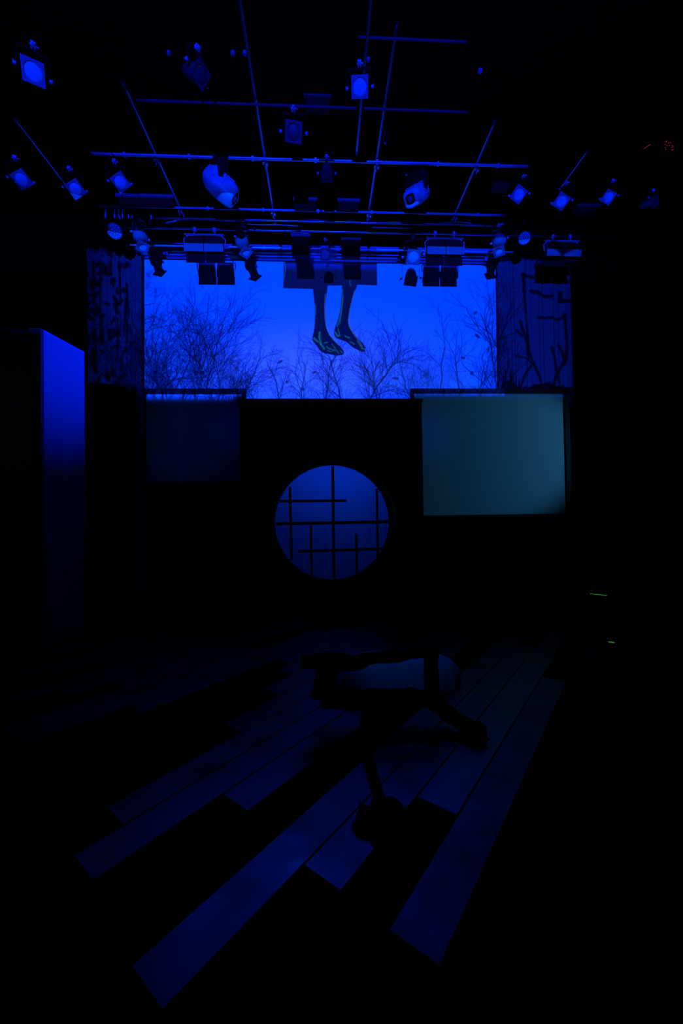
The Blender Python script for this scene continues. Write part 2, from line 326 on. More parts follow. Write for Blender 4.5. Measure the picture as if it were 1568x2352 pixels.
# ------------------------------------------------------------------ mesh helpers
class MB:
    def __init__(s): s.v = []; s.f = []; s.m = []; s.sm = []
    def add(s, vs, fs, mi=0, smooth=False):
        b = len(s.v); s.v += [tuple(p) for p in vs]
        for f in fs: s.f.append(tuple(b + i for i in f)); s.m.append(mi); s.sm.append(smooth)
    def box(s, c, d, R=None, mi=0):
        vs = [Vector((x * d[0] / 2, y * d[1] / 2, z * d[2] / 2)) for x in (-1, 1) for y in (-1, 1) for z in (-1, 1)]
        if R is not None: vs = [R @ p for p in vs]
        vs = [p + Vector(c) for p in vs]
        s.add(vs, [(0, 1, 3, 2), (4, 6, 7, 5), (0, 4, 5, 1), (2, 3, 7, 6), (0, 2, 6, 4), (1, 5, 7, 3)], mi)
    def hexa(s, A, B, mi=0):      # two matching quads
        s.add(list(A) + list(B), [(3, 2, 1, 0), (4, 5, 6, 7), (0, 1, 5, 4), (1, 2, 6, 5), (2, 3, 7, 6), (3, 0, 4, 7)], mi)
    def tube(s, pts, r, n=10, mi=0, cap=True, sq=None):
        pts = [Vector(p) for p in pts]; rs = r if isinstance(r, (list, tuple)) else [r] * len(pts)
        vs = []; prev = None
        for k, p in enumerate(pts):
            t = (pts[min(k + 1, len(pts) - 1)] - pts[max(k - 1, 0)]).normalized()
            if prev is None:
                a = Vector((0, 0, 1)) if abs(t.z) < .9 else Vector((1, 0, 0)); x = t.cross(a).normalized()
            else: x = (prev - t * prev.dot(t)).normalized()
            prev = x; y = t.cross(x)
            for q in range(n):
                th = 2 * math.pi * q / n; vs.append(p + (x * math.cos(th) + y * math.sin(th)) * rs[k])
        fs = []
        for k in range(len(pts) - 1):
            for q in range(n):
                fs.append((k * n + q, k * n + (q + 1) % n, (k + 1) * n + (q + 1) % n, (k + 1) * n + q))
        s.add(vs, fs, mi, True)
        if cap:
            b = len(s.v) - len(vs)
            s.f.append(tuple(b + q for q in range(n))[::-1]); s.m.append(mi); s.sm.append(False)
            s.f.append(tuple(b + (len(pts) - 1) * n + q for q in range(n))); s.m.append(mi); s.sm.append(False)
    def lathe(s, prof, axis='Y', n=24, c=(0, 0, 0), mi=0):     # prof: (radius, along)
        vs = []
        for r, a in prof:
            for q in range(n):
                th = 2 * math.pi * q / n; x, z = r * math.cos(th), r * math.sin(th)
                vs.append(Vector(c) + (Vector((x, a, z)) if axis == 'Y' else Vector((x, z, a))))
        fs = [(k * n + q, k * n + (q + 1) % n, (k + 1) * n + (q + 1) % n, (k + 1) * n + q) for k in range(len(prof) - 1) for q in range(n)]
        s.add(vs, fs, mi, True)
    def build(s, name, mats, parent=None, loc=None, bevel=0.0):
        me = bpy.data.meshes.new(name); me.from_pydata(s.v, [], s.f)
        for m in (mats if isinstance(mats, list) else [mats]): me.materials.append(m)
        for p, mi, g in zip(me.polygons, s.m, s.sm): p.material_index = mi; p.use_smooth = g
        me.update()
        import bmesh
        bm = bmesh.new(); bm.from_mesh(me); bmesh.ops.recalc_face_normals(bm, faces=bm.faces); bm.to_mesh(me); bm.free()
        o = bpy.data.objects.new(name, me); COL.objects.link(o)
        if parent: o.parent = parent
        if loc is not None: o.location = loc
        if bevel:
            b = o.modifiers.new('bevel', 'BEVEL'); b.width = bevel; b.segments = 2; b.limit_method = 'ANGLE'
        return o
def tag(o, label, cat, group=None, kind=None):
    o['label'] = label; o['category'] = cat
    if group: o['group'] = group
    if kind: o['kind'] = kind
    return o
def struct(o, label=None):
    o['kind'] = 'structure'
    if label: o['label'] = label
    return o
def empty(name, loc, label, cat, group=None):
    o = bpy.data.objects.new(name, None); COL.objects.link(o); o.location = loc; o.empty_display_size = .1
    return tag(o, label, cat, group)
def copy_tree(o, parent=None):
    c = o.copy(); COL.objects.link(c); c.parent = parent
    for ch in [x for x in bpy.data.objects if x.parent == o]: copy_tree(ch, c)
    return c
def kids(o): return [x for x in bpy.data.objects if x.parent == o]

# ------------------------------------------------------------------ room shell
XW, YB, ZC = 7.6, -7.6, 9.0
for nm, c, d in (('wall_left', (-XW - .1, (Y_WALL + YB) / 2, ZC / 2), (.2, Y_WALL - YB, ZC)), ('wall_right', (XW + .1, (Y_WALL + YB) / 2, ZC / 2), (.2, Y_WALL - YB, ZC)),
                 ('wall_back', (0, Y_WALL + .1, ZC / 2), (2 * XW + .4, .2, ZC)), ('wall_front', (0, YB - .1, ZC / 2), (2 * XW + .4, .2, ZC)),
                 ('ceiling', (0, (Y_WALL + YB) / 2, ZC + .1), (2 * XW + .4, Y_WALL - YB + .4, .2))):
    m = MB(); m.box(c, d); struct(m.build(nm, M_ROOM))
# floor: staggered boards laid diagonally, some varnished and some worn dull
PHI = math.atan2(760, 900); DU = Vector((math.sin(PHI), math.cos(PHI), 0)); DV = Vector((math.cos(PHI), -math.sin(PHI), 0))
m = MB(); m.box((0, (Y_WALL + YB) / 2, -.08), (2 * XW, Y_WALL - YB, .1), mi=1)
EDGE = [-2.42, -2.20, -1.975, -1.748, -1.495, -1.275, -1.055, -.815, -.60]
lo_e = [EDGE[0] - .2275 * k for k in range(30, 0, -1)]; lo_e = [e for e in lo_e]
hi_e = [EDGE[-1] + .2275 * k for k in range(1, 36)]
edges = lo_e + EDGE + hi_e
# v-interval start -> (u where varnished piece starts, u where it ends)
SPEC = {-2.42: (.95, 5.6), -2.20: (.72, 5.9), -1.975: (1.40, 5.2), -1.748: None, -1.495: (.667, 5.6), -1.275: (1.339, 5.2), -1.055: (2.05, 6.2), -.815: (1.325, 4.3)}
def clip_board(v0, v1, u0, u1):
    # keep boards inside the room
    def inside(p): return abs(p.x) < XW - .02 and YB + .02 < p.y < Y_WALL - .02
    us = [u0 + (u1 - u0) * k / 60 for k in range(61)]
    ks = [q for q in us if inside(DU * q + DV * v0) and inside(DU * q + DV * v1)]
    return (min(ks), max(ks)) if len(ks) > 1 else None
def board(v0, v1, u0, u1, mi, z=0.0):
    g = .006; r = clip_board(v0, v1, u0, u1)
    if not r: return
    u0, u1 = r; c = DU * ((u0 + u1) / 2) + DV * ((v0 + v1) / 2) + Vector((0, 0, -.015 + z))
    m.box(c, (v1 - v0 - 2 * g, u1 - u0 - .006, .03), Matrix.Rotation(-PHI, 3, 'Z'), mi)
for a, b in zip(edges, edges[1:]):
    key = round(a, 3); sp = SPEC.get(key, 'free')
    if sp is None: board(a, b, -14, 14, 1); continue
    if sp == 'free':
        near = a < -2.42
        if near:
            k = int(round((-2.42 - a) / .2275))
            u0 = {1: 1.9, 2: 2.5, 3: 2.9, 4: 3.1, 5: 1.6, 6: .86, 7: .83}.get(k, 1.0 + (k * 37 % 10) * .12)
            u1 = u0 + 2.2 + (k * 53 % 10) * .15
            board(a, b, -14, u0, 1); board(a, b, u0, u1, 2 if k > 4 else 0); board(a, b, u1, 14, 1)
        else:
            k = int(round((a + .6) / .2275)); c0 = 5.2 + (k * 41 % 10) * .12
            board(a, b, -14, c0, 1); board(a, b, c0, c0 + 1.6, 0); board(a, b, c0 + 1.6, 14, 1)
        continue
    u0, u1 = sp
    board(a, b, -14, u0, 1); board(a, b, u0, u1, 2 if a == -.815 else 0); board(a, b, u1, 14, 1)
struct(m.build('floor', [M_GLOSS, M_MATT, M_SEMI]))

# ------------------------------------------------------------------ screen and drapes
A, B, C_, D_ = W(322, 572, Y_SCREEN), W(1146, 584, Y_SCREEN), W(1150, 960, Y_SCREEN), W(322, 960, Y_SCREEN)
x0, x1 = A.x - .1, C_.x + .1; z1 = max(A.z, B.z) + .12; z0 = D_.z - .4
root = empty('projection_screen', ((x0 + x1) / 2, Y_SCREEN, z0), 'large white projection screen filled with a blue picture of bare legs above treetops', 'screen')
m = MB(); m.box((0, .01, (z1 - z0) / 2), (x1 - x0, .02, z1 - z0)); m.build('screen_cloth', M_SCREEN, root)
m = MB()
for sx in (-1, 1): m.tube([(sx * ((x1 - x0) / 2 + .03), .03, 0), (sx * ((x1 - x0) / 2 + .03), .03, z1 - z0)], .025)
m.tube([(-(x1 - x0) / 2, .05, z1 - z0 + .02), ((x1 - x0) / 2, .05, z1 - z0 + .02)], .03); m.tube([(-(x1 - x0) / 2, .05, -.02), ((x1 - x0) / 2, .05, -.02)], .03)
m.build('screen_frame', M_BLACK, root)
for sx in (-1, 1):
    m = MB(); m.tube([(sx * 2, .05, z1 - z0), (sx * 2, .05, ZC - z0)], .006); m.build('hanging_wire', M_VOID, root)

def drape(name, xa, xb, za, zb, y, label, seed, amp=.05, per=.22):
    r = random.Random(seed); m = MB(); nx = int((xb - xa) / .012); nz = 40; vs = []
    ph = [r.uniform(0, 6.28) for _ in range(4)]
    for k in range(nz + 1):
        t = k / nz; z = za + (zb - za) * t
        for q in range(nx + 1):
            x = xa + (xb - xa) * q / nx
            w = amp * math.sin(2 * math.pi * x / per + ph[0] + .5 * math.sin(x * 3 + ph[1])) * (1 - .3 * t) + .4 * amp * math.sin(2 * math.pi * x / (per * .37) + ph[2] + t)
            vs.append((x + .02 * math.sin(t * 3 + x * 9), y + w, z))
    fs = [(k * (nx + 1) + q, k * (nx + 1) + q + 1, (k + 1) * (nx + 1) + q + 1, (k + 1) * (nx + 1) + q) for k in range(nz) for q in range(nx)]
    m.add(vs, fs, 0, True); o = m.build(name, M_DRAPE)
    s = o.modifiers.new('thick', 'SOLIDIFY'); s.thickness = .006
    return tag(o, label, 'curtain', 'side drapes beside the screen')
xl0, xl1 = W(198, 700, Y_DRAPE).x, W(324, 740, Y_DRAPE).x
xr0, xr1 = W(1143, 740, Y_DRAPE).x, W(1312, 740, Y_DRAPE).x
zt = W(320, 575, Y_DRAPE).z
drape('stage_drape', xl0, xl1, .03, zt, Y_DRAPE, 'dark folded drape left of the screen, dappled with leafy shadow', 3)
drape('stage_drape', xr0, xr1, .03, zt, Y_DRAPE, 'dark folded drape right of the screen, crossed by branch shadows', 5, .04, .34)

# ------------------------------------------------------------------ set flats
def quad_slab(m, px0, py0, px1, py1, Y, th=.04, mi=0):
    a = W(px0, py0, Y); b = W(px1, py0, Y); c = W(px1, py1, Y); d = W(px0, py1, Y)
    xa, xb = (a.x + d.x) / 2, (b.x + c.x) / 2; zt_, zb_ = (a.z + b.z) / 2, (c.z + d.z) / 2
    m.box(((xa + xb) / 2, Y + th / 2, (zt_ + zb_) / 2), (xb - xa, th, zt_ - zb_), mi=mi); return xa, xb, zb_, zt_
def rect_box(m, xa, xb, za, zb, y0, th): m.box(((xa + xb) / 2, y0 + th / 2, (za + zb) / 2), (xb - xa, th, zb - za))
def wall_flat(px0, px1, ptop, stile_l, stile_r, p_top, p_bot, Y, label, sill=None):
    zc = 1040; xa, xb = W(px0, zc, Y).x, W(px1, zc, Y).x; zt_ = W((px0 + px1) / 2, ptop, Y).z
    pa, pb = W(stile_l, zc, Y).x, W(stile_r, zc, Y).x; pt = W((px0 + px1) / 2, p_top, Y).z; pbz = W((px0 + px1) / 2, p_bot, Y).z
    root = empty('wall_flat', ((xa + xb) / 2, Y, 0), label, 'stage flat', 'paper panelled flats under the screen'); L = root.location
    def R(name, M, *a):
        m = MB()
        for q in a: rect_box(m, q[0] - L.x, q[1] - L.x, q[2], q[3], q[4] - Y, q[5])
        return m.build(name, M, root, bevel=.004)
    R('panel_frame', M_FRAME, (xa, xb, pt, zt_, Y - .02, .07), (xa, pa, pbz, pt, Y - .02, .07), (pb, xb, pbz, pt, Y - .02, .07))
    R('paper_panel', M_PAPER, (pa, pb, pbz, pt, Y + .01, .012))
    R('lower_board', M_FLAT, (xa, xb, 0.0, pbz - .03, Y, .04))
    R('sill', M_FRAME, (xa, xb + (sill or 0), pbz - .075, pbz, Y - .06, .11))
    return root
wall_flat(331, 566, 893, 336, 556, 905, 1106, Y_SIDE, 'low flat with a dim square paper panel, left of the round window')
wall_flat(945, 1309, 893, 952, 1298, 904, 1182, Y_SIDE, 'low flat with a wide glowing teal paper panel, right of the round window', .06)

# middle flat with the round window
Y = Y_MID
wc = W(763, 1199.5, Y); RADW = 131.5 * Y / F
xa, xb, zt_ = W(551, 1100, Y).x, W(971, 1100, Y).x, W(760, 917, Y).z
root = empty('round_window_flat', (wc.x, Y, 0), 'tall black flat pierced by a round lattice window', 'stage flat')
def ringpts(r, n=96): return [(r * math.cos(2 * math.pi * k / n), r * math.sin(2 * math.pi * k / n)) for k in range(n)]
m = MB(); n = 96; L0, L1, B0, T0 = xa - wc.x, xb - wc.x, -wc.z, zt_ - .06 - wc.z
inner = ringpts(RADW + .06); outer = []
for cx_, cz_ in inner:
    t = min([q for q in ((L1 / cx_ if cx_ > 1e-6 else 9e9), (L0 / cx_ if cx_ < -1e-6 else 9e9), (T0 / cz_ if cz_ > 1e-6 else 9e9), (B0 / cz_ if cz_ < -1e-6 else 9e9))])
    outer.append((cx_ * t, cz_ * t))
vs = [(x, 0, z + wc.z) for x, z in inner] + [(x, 0, z + wc.z) for x, z in outer] + [(x, .05, z + wc.z) for x, z in inner] + [(x, .05, z + wc.z) for x, z in outer]
fs = []
for k in range(n):
    q = (k + 1) % n
    fs += [(k, q, n + q, n + k), (2 * n + k, 3 * n + k, 3 * n + q, 2 * n + q), (k, 2 * n + k, 2 * n + q, q), (n + k, n + q, 3 * n + q, 3 * n + k)]
# corner fillers
m.add(vs, fs)
m.build('board', M_FLAT, root)
m = MB()
for sx, ex in ((L0, min), (L1, max)):
    for z in (B0, T0):
        pass
m.box(((L0 + L1) / 2, 0, T0 + wc.z + .03), (L1 - L0 + .03, .09, .06)); m.build('top_rail', M_FRAME, root, bevel=.006)
m = MB()   # round moulded rim
prof = [(RADW, .06), (RADW, -.02), (RADW + .02, -.05), (RADW + .07, -.055), (RADW + .13, -.03), (RADW + .145, 0), (RADW + .145, .01)]
m.lathe(prof, 'Y', 96, (0, 0, wc.z)); m.build('round_rim', M_FRAME, root)
m = MB(); pts = ringpts(RADW + .04, 96)
m.add([(x, .10, z + wc.z) for x, z in pts], [tuple(range(96))]); o = m.build('window_paper', M_PAPER2, root)
def bar(xp0, yp0, xp1, yp1, w):
    a, b = W(xp0, yp0, Y), W(xp1, yp1, Y); m = MB(); d = b - a; L = d.length; mid = (a + b) / 2
    ang = math.atan2(d.z, d.x)
    m.box((mid.x - wc.x, .055, mid.z), (L, .025, w), Matrix.Rotation(-ang, 3, 'Y'))
    o = m.build('lattice_bar', M_BLACK, root, bevel=.003)
for q in ((764, 1070, 767, 1329, .052), (633, 1203.5, 896, 1198.5, .058), (665, 1118, 668.5, 1287, .046), (866, 1122, 868, 1282, .044),
          (641, 1151, 796, 1150, .048), (713.5, 1207, 715, 1322, .044), (684, 1267, 878, 1261, .05), (818, 1226, 820, 1318, .044)): bar(*q)

# left set wall seen end on
Y1, Y2 = 5.19, 5.94
zt_ = W(94, 753, Y1).z
xA, xB = W(94, 900, Y1).x, W(194, 900, Y2).x
root = empty('set_wall_unit', (xA - .9, Y1, 0), 'tall set wall at the left edge with a bright blue side face', 'stage flat')
L = root.location
def RB(name, M, *a, bevel=.004):
    m = MB()
    for q in a: rect_box(m, q[0] - L.x, q[1] - L.x, q[2], q[3], q[4] - L.y, q[5])
    return m.build(name, M, root, bevel=bevel)
pr = W(74, 900, Y1).x; pl = xA - 1.9; pt = W(60, 773, Y1).z; pb = W(40, 1250, Y1).z
RB('front_frame', M_FRAME, (pl, xA, pt, zt_, Y1, .05), (pr, xA - .001, 0, pt, Y1, .05), (pl - .1, pl, 0, zt_, Y1, .05), (pl, pr, 0, pb, Y1 + .005, .045))
o = RB('front_panel', M_PAPER, (pl, pr, pb, pt, Y1 + .02, .012)); 
m = MB()
zt2 = W(195, 808, Y2).z
m.hexa([(xA - L.x, .052, 0), (xB - L.x, Y2 - Y1, 0), (xB - L.x - .05, Y2 - Y1, 0), (xA - L.x - .05, .052, 0)],
       [(xA - L.x, .052, zt_), (xB - L.x, Y2 - Y1, zt2), (xB - L.x - .05, Y2 - Y1, zt2), (xA - L.x - .05, .052, zt_)])
m.build('side_face', M_BLUEP, root)
spot('left_front_fill', (-1.8, 1.5, 3.6), (-4.5, 5.2, 2.8), 1.0, (.0, .75, 1.0), 40, .9, .1)  # added weak fill on the front panel of the set wall

# ------------------------------------------------------------------ lighting grid
ZG = 1.6 + 5.4
def hang(o, xs, ax, z, off=0.0):
    for x in xs:
        m2 = MB(); m2.tube([(x, 0, off) if ax == 0 else (0, x, off), (x, 0, ZC - z - .002) if ax == 0 else (0, x, ZC - z - .002)], .006, 6)
        m2.build('drop_rod', M_VOID, o)
def channel(name, p0, p1, s, label, group, M=None):
    """slotted steel channel, open side down, as one mesh"""
    p0, p1 = Vector(p0), Vector(p1); mid = (p0 + p1) / 2; d = p1 - p0; L = d.length
    R = d.to_track_quat('X', 'Z').to_matrix(); m = MB()
    m.tube([(-L / 2 + L * k / 24, -s * .36, -s * .28) for k in range(25)], s * .235, 10); m.tube([(-L / 2 + L * k / 24, s * .36, s * .28) for k in range(25)], s * .235, 10)
    for k in range(7):
        x = -L / 2 + L * (k + .5) / 7; m.box((x, 0, 0), (.03, s * .8, s * .8), Matrix.Rotation(math.radians(38), 3, 'X'))
    o = m.build(name, M or M_BAR); o.location = mid; o.rotation_euler = R.to_euler(); hang(o, [k * L * .3 for k in (-1, 1)], 0, p0.z, s * .3); o.rotation_euler = (0, 0, 0); return tag(o, label, 'grid bar', group)
def pipe(name, p0, p1, r, label, group, M=None):
    p0, p1 = Vector(p0), Vector(p1); mid = (p0 + p1) / 2; m = MB(); d = (p1 - p0)
    n = 24; m.tube([p0 - mid + d * (k / n) for k in range(n + 1)], r, 10)
    o = m.build(name, M or M_PIPE); o.location = mid
    hang(o, [q * (abs(d.x) * .34 if abs(d.x) > .1 else d.y * .4) for q in (-1, 1)], 0 if abs(d.x) > .1 else 1, p0.z, r)
    return tag(o, label, 'pipe', group)
G1 = 'grid bars across the stage'; G2 = 'grid pipes running to the back'
def yat(py): return (ZG - 1.6) * F / (1190 - py)
for py, px0, px1, s, lab in ((357, 232, 1240, .075, 'long double edged grid bar across the stage, topmost bright one'),
                             (476, 300, 1180, .070, 'long double edged grid bar just under the two big moving lights'),
                             (572, 290, 1200, .065, 'grid bar right above the top edge of the screen')):
    yy_ = yat(py); zz_ = ZG + (.07 if py == 572 else 0); channel('grid_bar', ((px0 - 740) * yy_ / F, yy_, zz_), ((px1 - 740) * yy_ / F, yy_, zz_), s, lab, G1)
for py, px0, px1, r, lab in ((60, 840, 1100, .013, 'thin faint pipe across the very top of the rig'),
                             (230, 330, 1100, .015, 'thin dim pipe across the rig above the bright double bar'),
                             (501, 360, 1160, .018, 'thin pipe carrying loose cable just below the lower double bar'),
                             (524, 300, 1400, .018, 'thin pipe from which the front row of lamps hangs')):
    yy_ = yat(py); pipe('grid_pipe', ((px0 - 740) * yy_ / F, yy_, ZG), ((px1 - 740) * yy_ / F, yy_, ZG), r, lab, G1, M_DIM if py < 300 else None)
for X_, ya, yb, lab in ((-4.07, 5.4, 6.5, 'outermost left pipe running back, broken by lamps'), (-2.40, 4.9, 7.1, 'pipe running back, above the left moving light on its outer side'),
                        (-.79, 3.9, 7.2, 'pipe running back, left of the rig centre'), (.90, 4.2, 7.1, 'pipe running back just left of the right moving light'),
                        (2.46, 5.2, 7.0, 'slanting pipe right of the right moving light'), (4.05, 5.6, 6.3, 'outermost right pipe running back, faint')):
    pipe('grid_pipe', (X_, ya, ZG + .05), (X_, yb, ZG + .05), .022, lab, G2)
pipe('grid_pipe', (.58, 3.4, ZG - .01), (.58, 5.7, ZG - .01), .020, 'short bright pipe running back beside the square lit lamp', G2)
# joints of scaffold clamp where pipes cross
k = 0
for X_ in (-2.40, -.79, .90, 2.46):
    for py in (357, 476):
        y_ = yat(py); m = MB(); m.box((0, 0, 0), (.07, .05, .05)); m.tube([(0, 0, -.02), (0, .0, -.10)], .008, 8); m.box((.03, .0, -.03), (.03, .05, .03))
        o = m.build('pipe_clamp', M_PIPE, loc=(X_, y_ + .05, ZG + .0))
        tag(o, 'small pipe clamp %s, %s' % ({-2.40: 'on the leftmost long pipe', -.79: 'on the pipe left of centre', .90: 'on the pipe right of centre', 2.46: 'on the slanting right pipe'}[X_],
            'at the upper double bar' if py == 357 else 'at the lower double bar'), 'clamp', 'clamps where the grid pipes cross')

# ------------------------------------------------------------------ lamps
HB = -.33
def make_par():
    root = empty('par_lamp', (0, 0, 0), '', 'stage light')
    m = MB(); m.box((0, 0, 0), (.05, .045, .06)); m.box((.0, -.03, -.01), (.03, .03, .035)); m.tube([(-.035, 0, .0), (.06, 0, .0)], .009, 8); m.build('clamp', M_KNOB, root)
    m = MB(); m.box((0, 0, -.075), (.30, .03, .006))
    for s in (-1, 1): m.box((s * .15, 0, -.20), (.006, .03, .25))
    m.tube([(0, 0, -.02), (0, 0, -.075)], .008, 8); m.build('yoke', M_BLACK, root)
    for s in (-1, 1):
        m = MB(); m.tube([(s * .155, 0, HB), (s * .19, 0, HB)], .018, 8); m.box((s * .185, 0, HB), (.012, .05, .014)); m.build('knob', M_KNOB, root)
    m = MB(); m.lathe([(0, .26), (.045, .255), (.075, .20), (.095, .10), (.10, .0), (.102, -.06), (.10, -.06), (.095, .0)], 'Y', 24)
    h = m.build('housing', M_BLACK, root, loc=(0, 0, HB)); h.rotation_mode = 'YXZ'
    m = MB(); s = .112; w = .012
    # square gel frame, with a round hole
    inner = ringpts(.090, 32); vs = []; fs = []
    for cx_, cz_ in inner:
        t = s / max(abs(cx_), abs(cz_)); vs.append((cx_, -.075, cz_)); vs.append((cx_ * t, -.075, cz_ * t))
    nn = len(vs); vs += [(x, y + .012, z) for x, y, z in vs]
    for q in range(32):
        a, b = 2 * q, 2 * ((q + 1) % 32)
        fs += [(a, a + 1, b + 1, b), (nn + a, nn + b, nn + b + 1, nn + a + 1), (a + 1, nn + a + 1, nn + b + 1, b + 1), (a, b, nn + b, nn + a)]
    m.add(vs, fs); m.build('gel_frame', M_HOUS, h)
    m = MB(); m.lathe([(0, -.073), (.04, -.071), (.07, -.066), (.090, -.058), (.092, -.052)], 'Y', 28); m.build('lens', M_LENS, h)
    return root
def make_profile():
    root = empty('profile_spotlight', (0, 0, 0), '', 'stage light')
    m = MB(); m.box((0, 0, 0), (.05, .045, .06)); m.tube([(-.05, 0, 0), (.08, 0, 0)], .010, 8); m.build('clamp', M_KNOB, root)
    m = MB(); m.box((0, 0, -.075), (.26, .03, .006))
    for s in (-1, 1): m.box((s * .13, 0, -.19), (.006, .03, .23))
    m.tube([(0, 0, -.02), (0, 0, -.075)], .008, 8); m.build('yoke', M_HOUS, root)
    m = MB()
    for s in (-1, 1): m.tube([(s * .135, 0, HB + .03), (s * .17, 0, HB + .03)], .02, 8)
    m.build('knob', M_KNOB, root)
    m = MB(); m.lathe([(0, .30), (.06, .29), (.075, .22), (.08, .10), (.12, .06), (.12, -.02), (.085, -.05), (.08, -.22), (.088, -.22), (.088, -.25), (.075, -.25), (.07, -.20)], 'Y', 24)
    for q in range(3): m.box((0, .02 + q * .012, .125), (.05, .004, .05))
    h = m.build('housing', M_HOUS, root, loc=(0, 0, HB)); h.rotation_mode = 'YXZ'
    m = MB(); inner = ringpts(.076, 32); s = .10; vs = []; fs = []
    for cx_, cz_ in inner:
        t = s / max(abs(cx_), abs(cz_)); vs.append((cx_, -.265, cz_)); vs.append((cx_ * t, -.265, cz_ * t))
    nn = len(vs); vs += [(x, y + .014, z) for x, y, z in vs]
    for q in range(32):
        a, b = 2 * q, 2 * ((q + 1) % 32)
        fs += [(a, a + 1, b + 1, b), (nn + a, nn + b, nn + b + 1, nn + a + 1), (a + 1, nn + a + 1, nn + b + 1, b + 1), (a, b, nn + b, nn + a)]
    m.add(vs, fs); m.build('gel_frame', M_HOUS, h)
    m = MB(); m.lathe([(0, -.215), (.04, -.222), (.078, -.228)], 'Y', 24); m.build('lens', M_LENS, h)
    m = MB(); m.tube([(.02, .28, .02), (.10, .33, .08), (.14, .2, .2), (.07, .08, .32), (.03, .0, .36)], .008, 6); m.build('power_cable', M_CABLE, h)
    return root
def make_flood():
    root = empty('flood_lamp', (0, 0, 0), '', 'stage light')
    m = MB()
    for s in (-1, 1): m.box((s * .18, 0, 0), (.05, .045, .06)); m.tube([(s * .18 - .04, 0, 0), (s * .18 + .05, 0, 0)], .009, 8); m.tube([(s * .18, 0, -.02), (s * .2, 0, -.11)], .009, 8)
    m.build('clamp', M_KNOB, root)
    m = MB(); m.tube([(-.37, 0, -.30), (-.38, 0, -.18), (-.30, 0, -.11), (0, 0, -.10), (.30, 0, -.11), (.38, 0, -.18), (.37, 0, -.30)], .011, 8)
    m.box((0, -.02, -.11), (.72, .035, .012)); m.build('yoke', M_HOUS, root)
    for s in (-1, 1):
        m = MB(); x = s * .181
        m.hexa([(x - .165, -.07, -.40), (x + .165, -.07, -.40), (x + .165, .10, -.42), (x - .165, .10, -.42)], [(x - .165, -.05, -.17), (x + .165, -.05, -.17), (x + .145, .07, -.13), (x - .145, .07, -.13)])
        c = m.build('lamp_cell', M_BLACK, root, bevel=.012)
        m = MB(); m.box((x, -.075, -.385), (.348, .006, .13), Matrix.Rotation(math.radians(12), 3, 'X')); m.build('barn_door', M_HOUS, c)
        m = MB(); m.box((x, .06, -.50), (.352, .006, .18), Matrix.Rotation(math.radians(-8), 3, 'X')); m.build('shadow_flap', M_BLACK, c)  # added behind the cell, sized for the shadow thrown on the screen
    return root
def make_head(dark_slot):
    root = empty('moving_head_light', (0, 0, 0), '', 'stage light')
    m = MB(); m.box((0, 0, -.03), (.30, .20, .09)); m.box((-.1, 0, .05), (.05, .05, .07)); m.box((.1, 0, .05), (.05, .05, .07)); m.build('base', M_BLACK, root, bevel=.01)
    m = MB(); m.box((0, 0, -.10), (.34, .09, .04))
    for s in (-1, 1): m.hexa([(s * .17 - .02, -.05, -.10), (s * .17 + .02, -.05, -.10), (s * .17 + .02, .05, -.10), (s * .17 - .02, .05, -.10)], [(s * .17 - .02, -.03, -.36), (s * .17 + .02, -.03, -.36), (s * .17 + .02, .03, -.36), (s * .17 - .02, .03, -.36)])
    m.build('yoke', M_BLACK, root, bevel=.008)
    m = MB(); n = 28; vs = []; prof = [(.055, .24), (.10, .22), (.125, .15), (.135, 0), (.13, -.12), (.115, -.20), (.10, -.225), (.068, -.23)]
    for r, a in prof:
        for q in range(n):
            th = 2 * math.pi * q / n; c, s = math.cos(th), math.sin(th)
            e = .55; vs.append((1.12 * r * math.copysign(abs(c) ** e, c), a, r * math.copysign(abs(s) ** e, s)))
    fs = [(k * n + q, k * n + (q + 1) % n, (k + 1) * n + (q + 1) % n, (k + 1) * n + q) for k in range(len(prof) - 1) for q in range(n)]
    fs.append(tuple(range(n)))
    m.add(vs, fs, 0, True)
    for s in (-1, 1): m.box((s * .08, 0.02, .125), (.03, .30, .02)); m.box((s * .152, .03, 0), (.012, .18, .10))
    h = m.build('head', M_LENS if False else M_HEAD, root, loc=(0, 0, -.36)); h.rotation_mode = 'YXZ'
    m = MB(); m.box((0, -.205, 0), (.17, .05, .10)); m.build('lens_recess', M_BLACK, h, bevel=.02)
    m = MB(); m.lathe([(0, -.238), (.03, -.236), (.042, -.231)], 'Y', 20); m.build('lens', M_HOUS, h)
    return root
def make_led():
    root = empty('led_par_lamp', (0, 0, 0), '', 'stage light')
    m = MB(); m.box((0, 0, 0), (.04, .04, .05)); m.build('clamp', M_BLACK, root)
    m = MB(); m.tube([(-.13, 0, -.30), (-.13, 0, -.09), (0, 0, -.06), (.13, 0, -.09), (.13, 0, -.30)], .008, 8); m.build('yoke', M_BLACK, root)
    m = MB(); m.lathe([(0, .14), (.08, .13), (.10, .08), (.115, -.03), (.115, -.05), (.108, -.05)], 'Y', 28); h = m.build('housing', M_BLACK, root, loc=(0, 0, HB)); h.rotation_mode = 'YXZ'
    m = MB(); m.lathe([(0, -.040), (.109, -.040)], 'Y', 28); m.build('face_plate', M_LEDF, h)
    m = MB(); pts = [(0, 0)] + [(.04 * math.cos(a * math.pi / 3), .04 * math.sin(a * math.pi / 3)) for a in range(6)] + [(.08 * math.cos(a * math.pi / 6 + .2), .08 * math.sin(a * math.pi / 6 + .2)) for a in range(12)]
    for x, z in pts: m.lathe([(0, -.047), (.006, -.045), (.009, -.040)], 'Y', 8, (x, 0, z))
    m.build('led_lens', M_DOT, h)
    return root
M_HEAD = mat('grey_moving_head', (.62, .62, .63), .35, .5, noise=.25, scale=14)
PROTO = {}
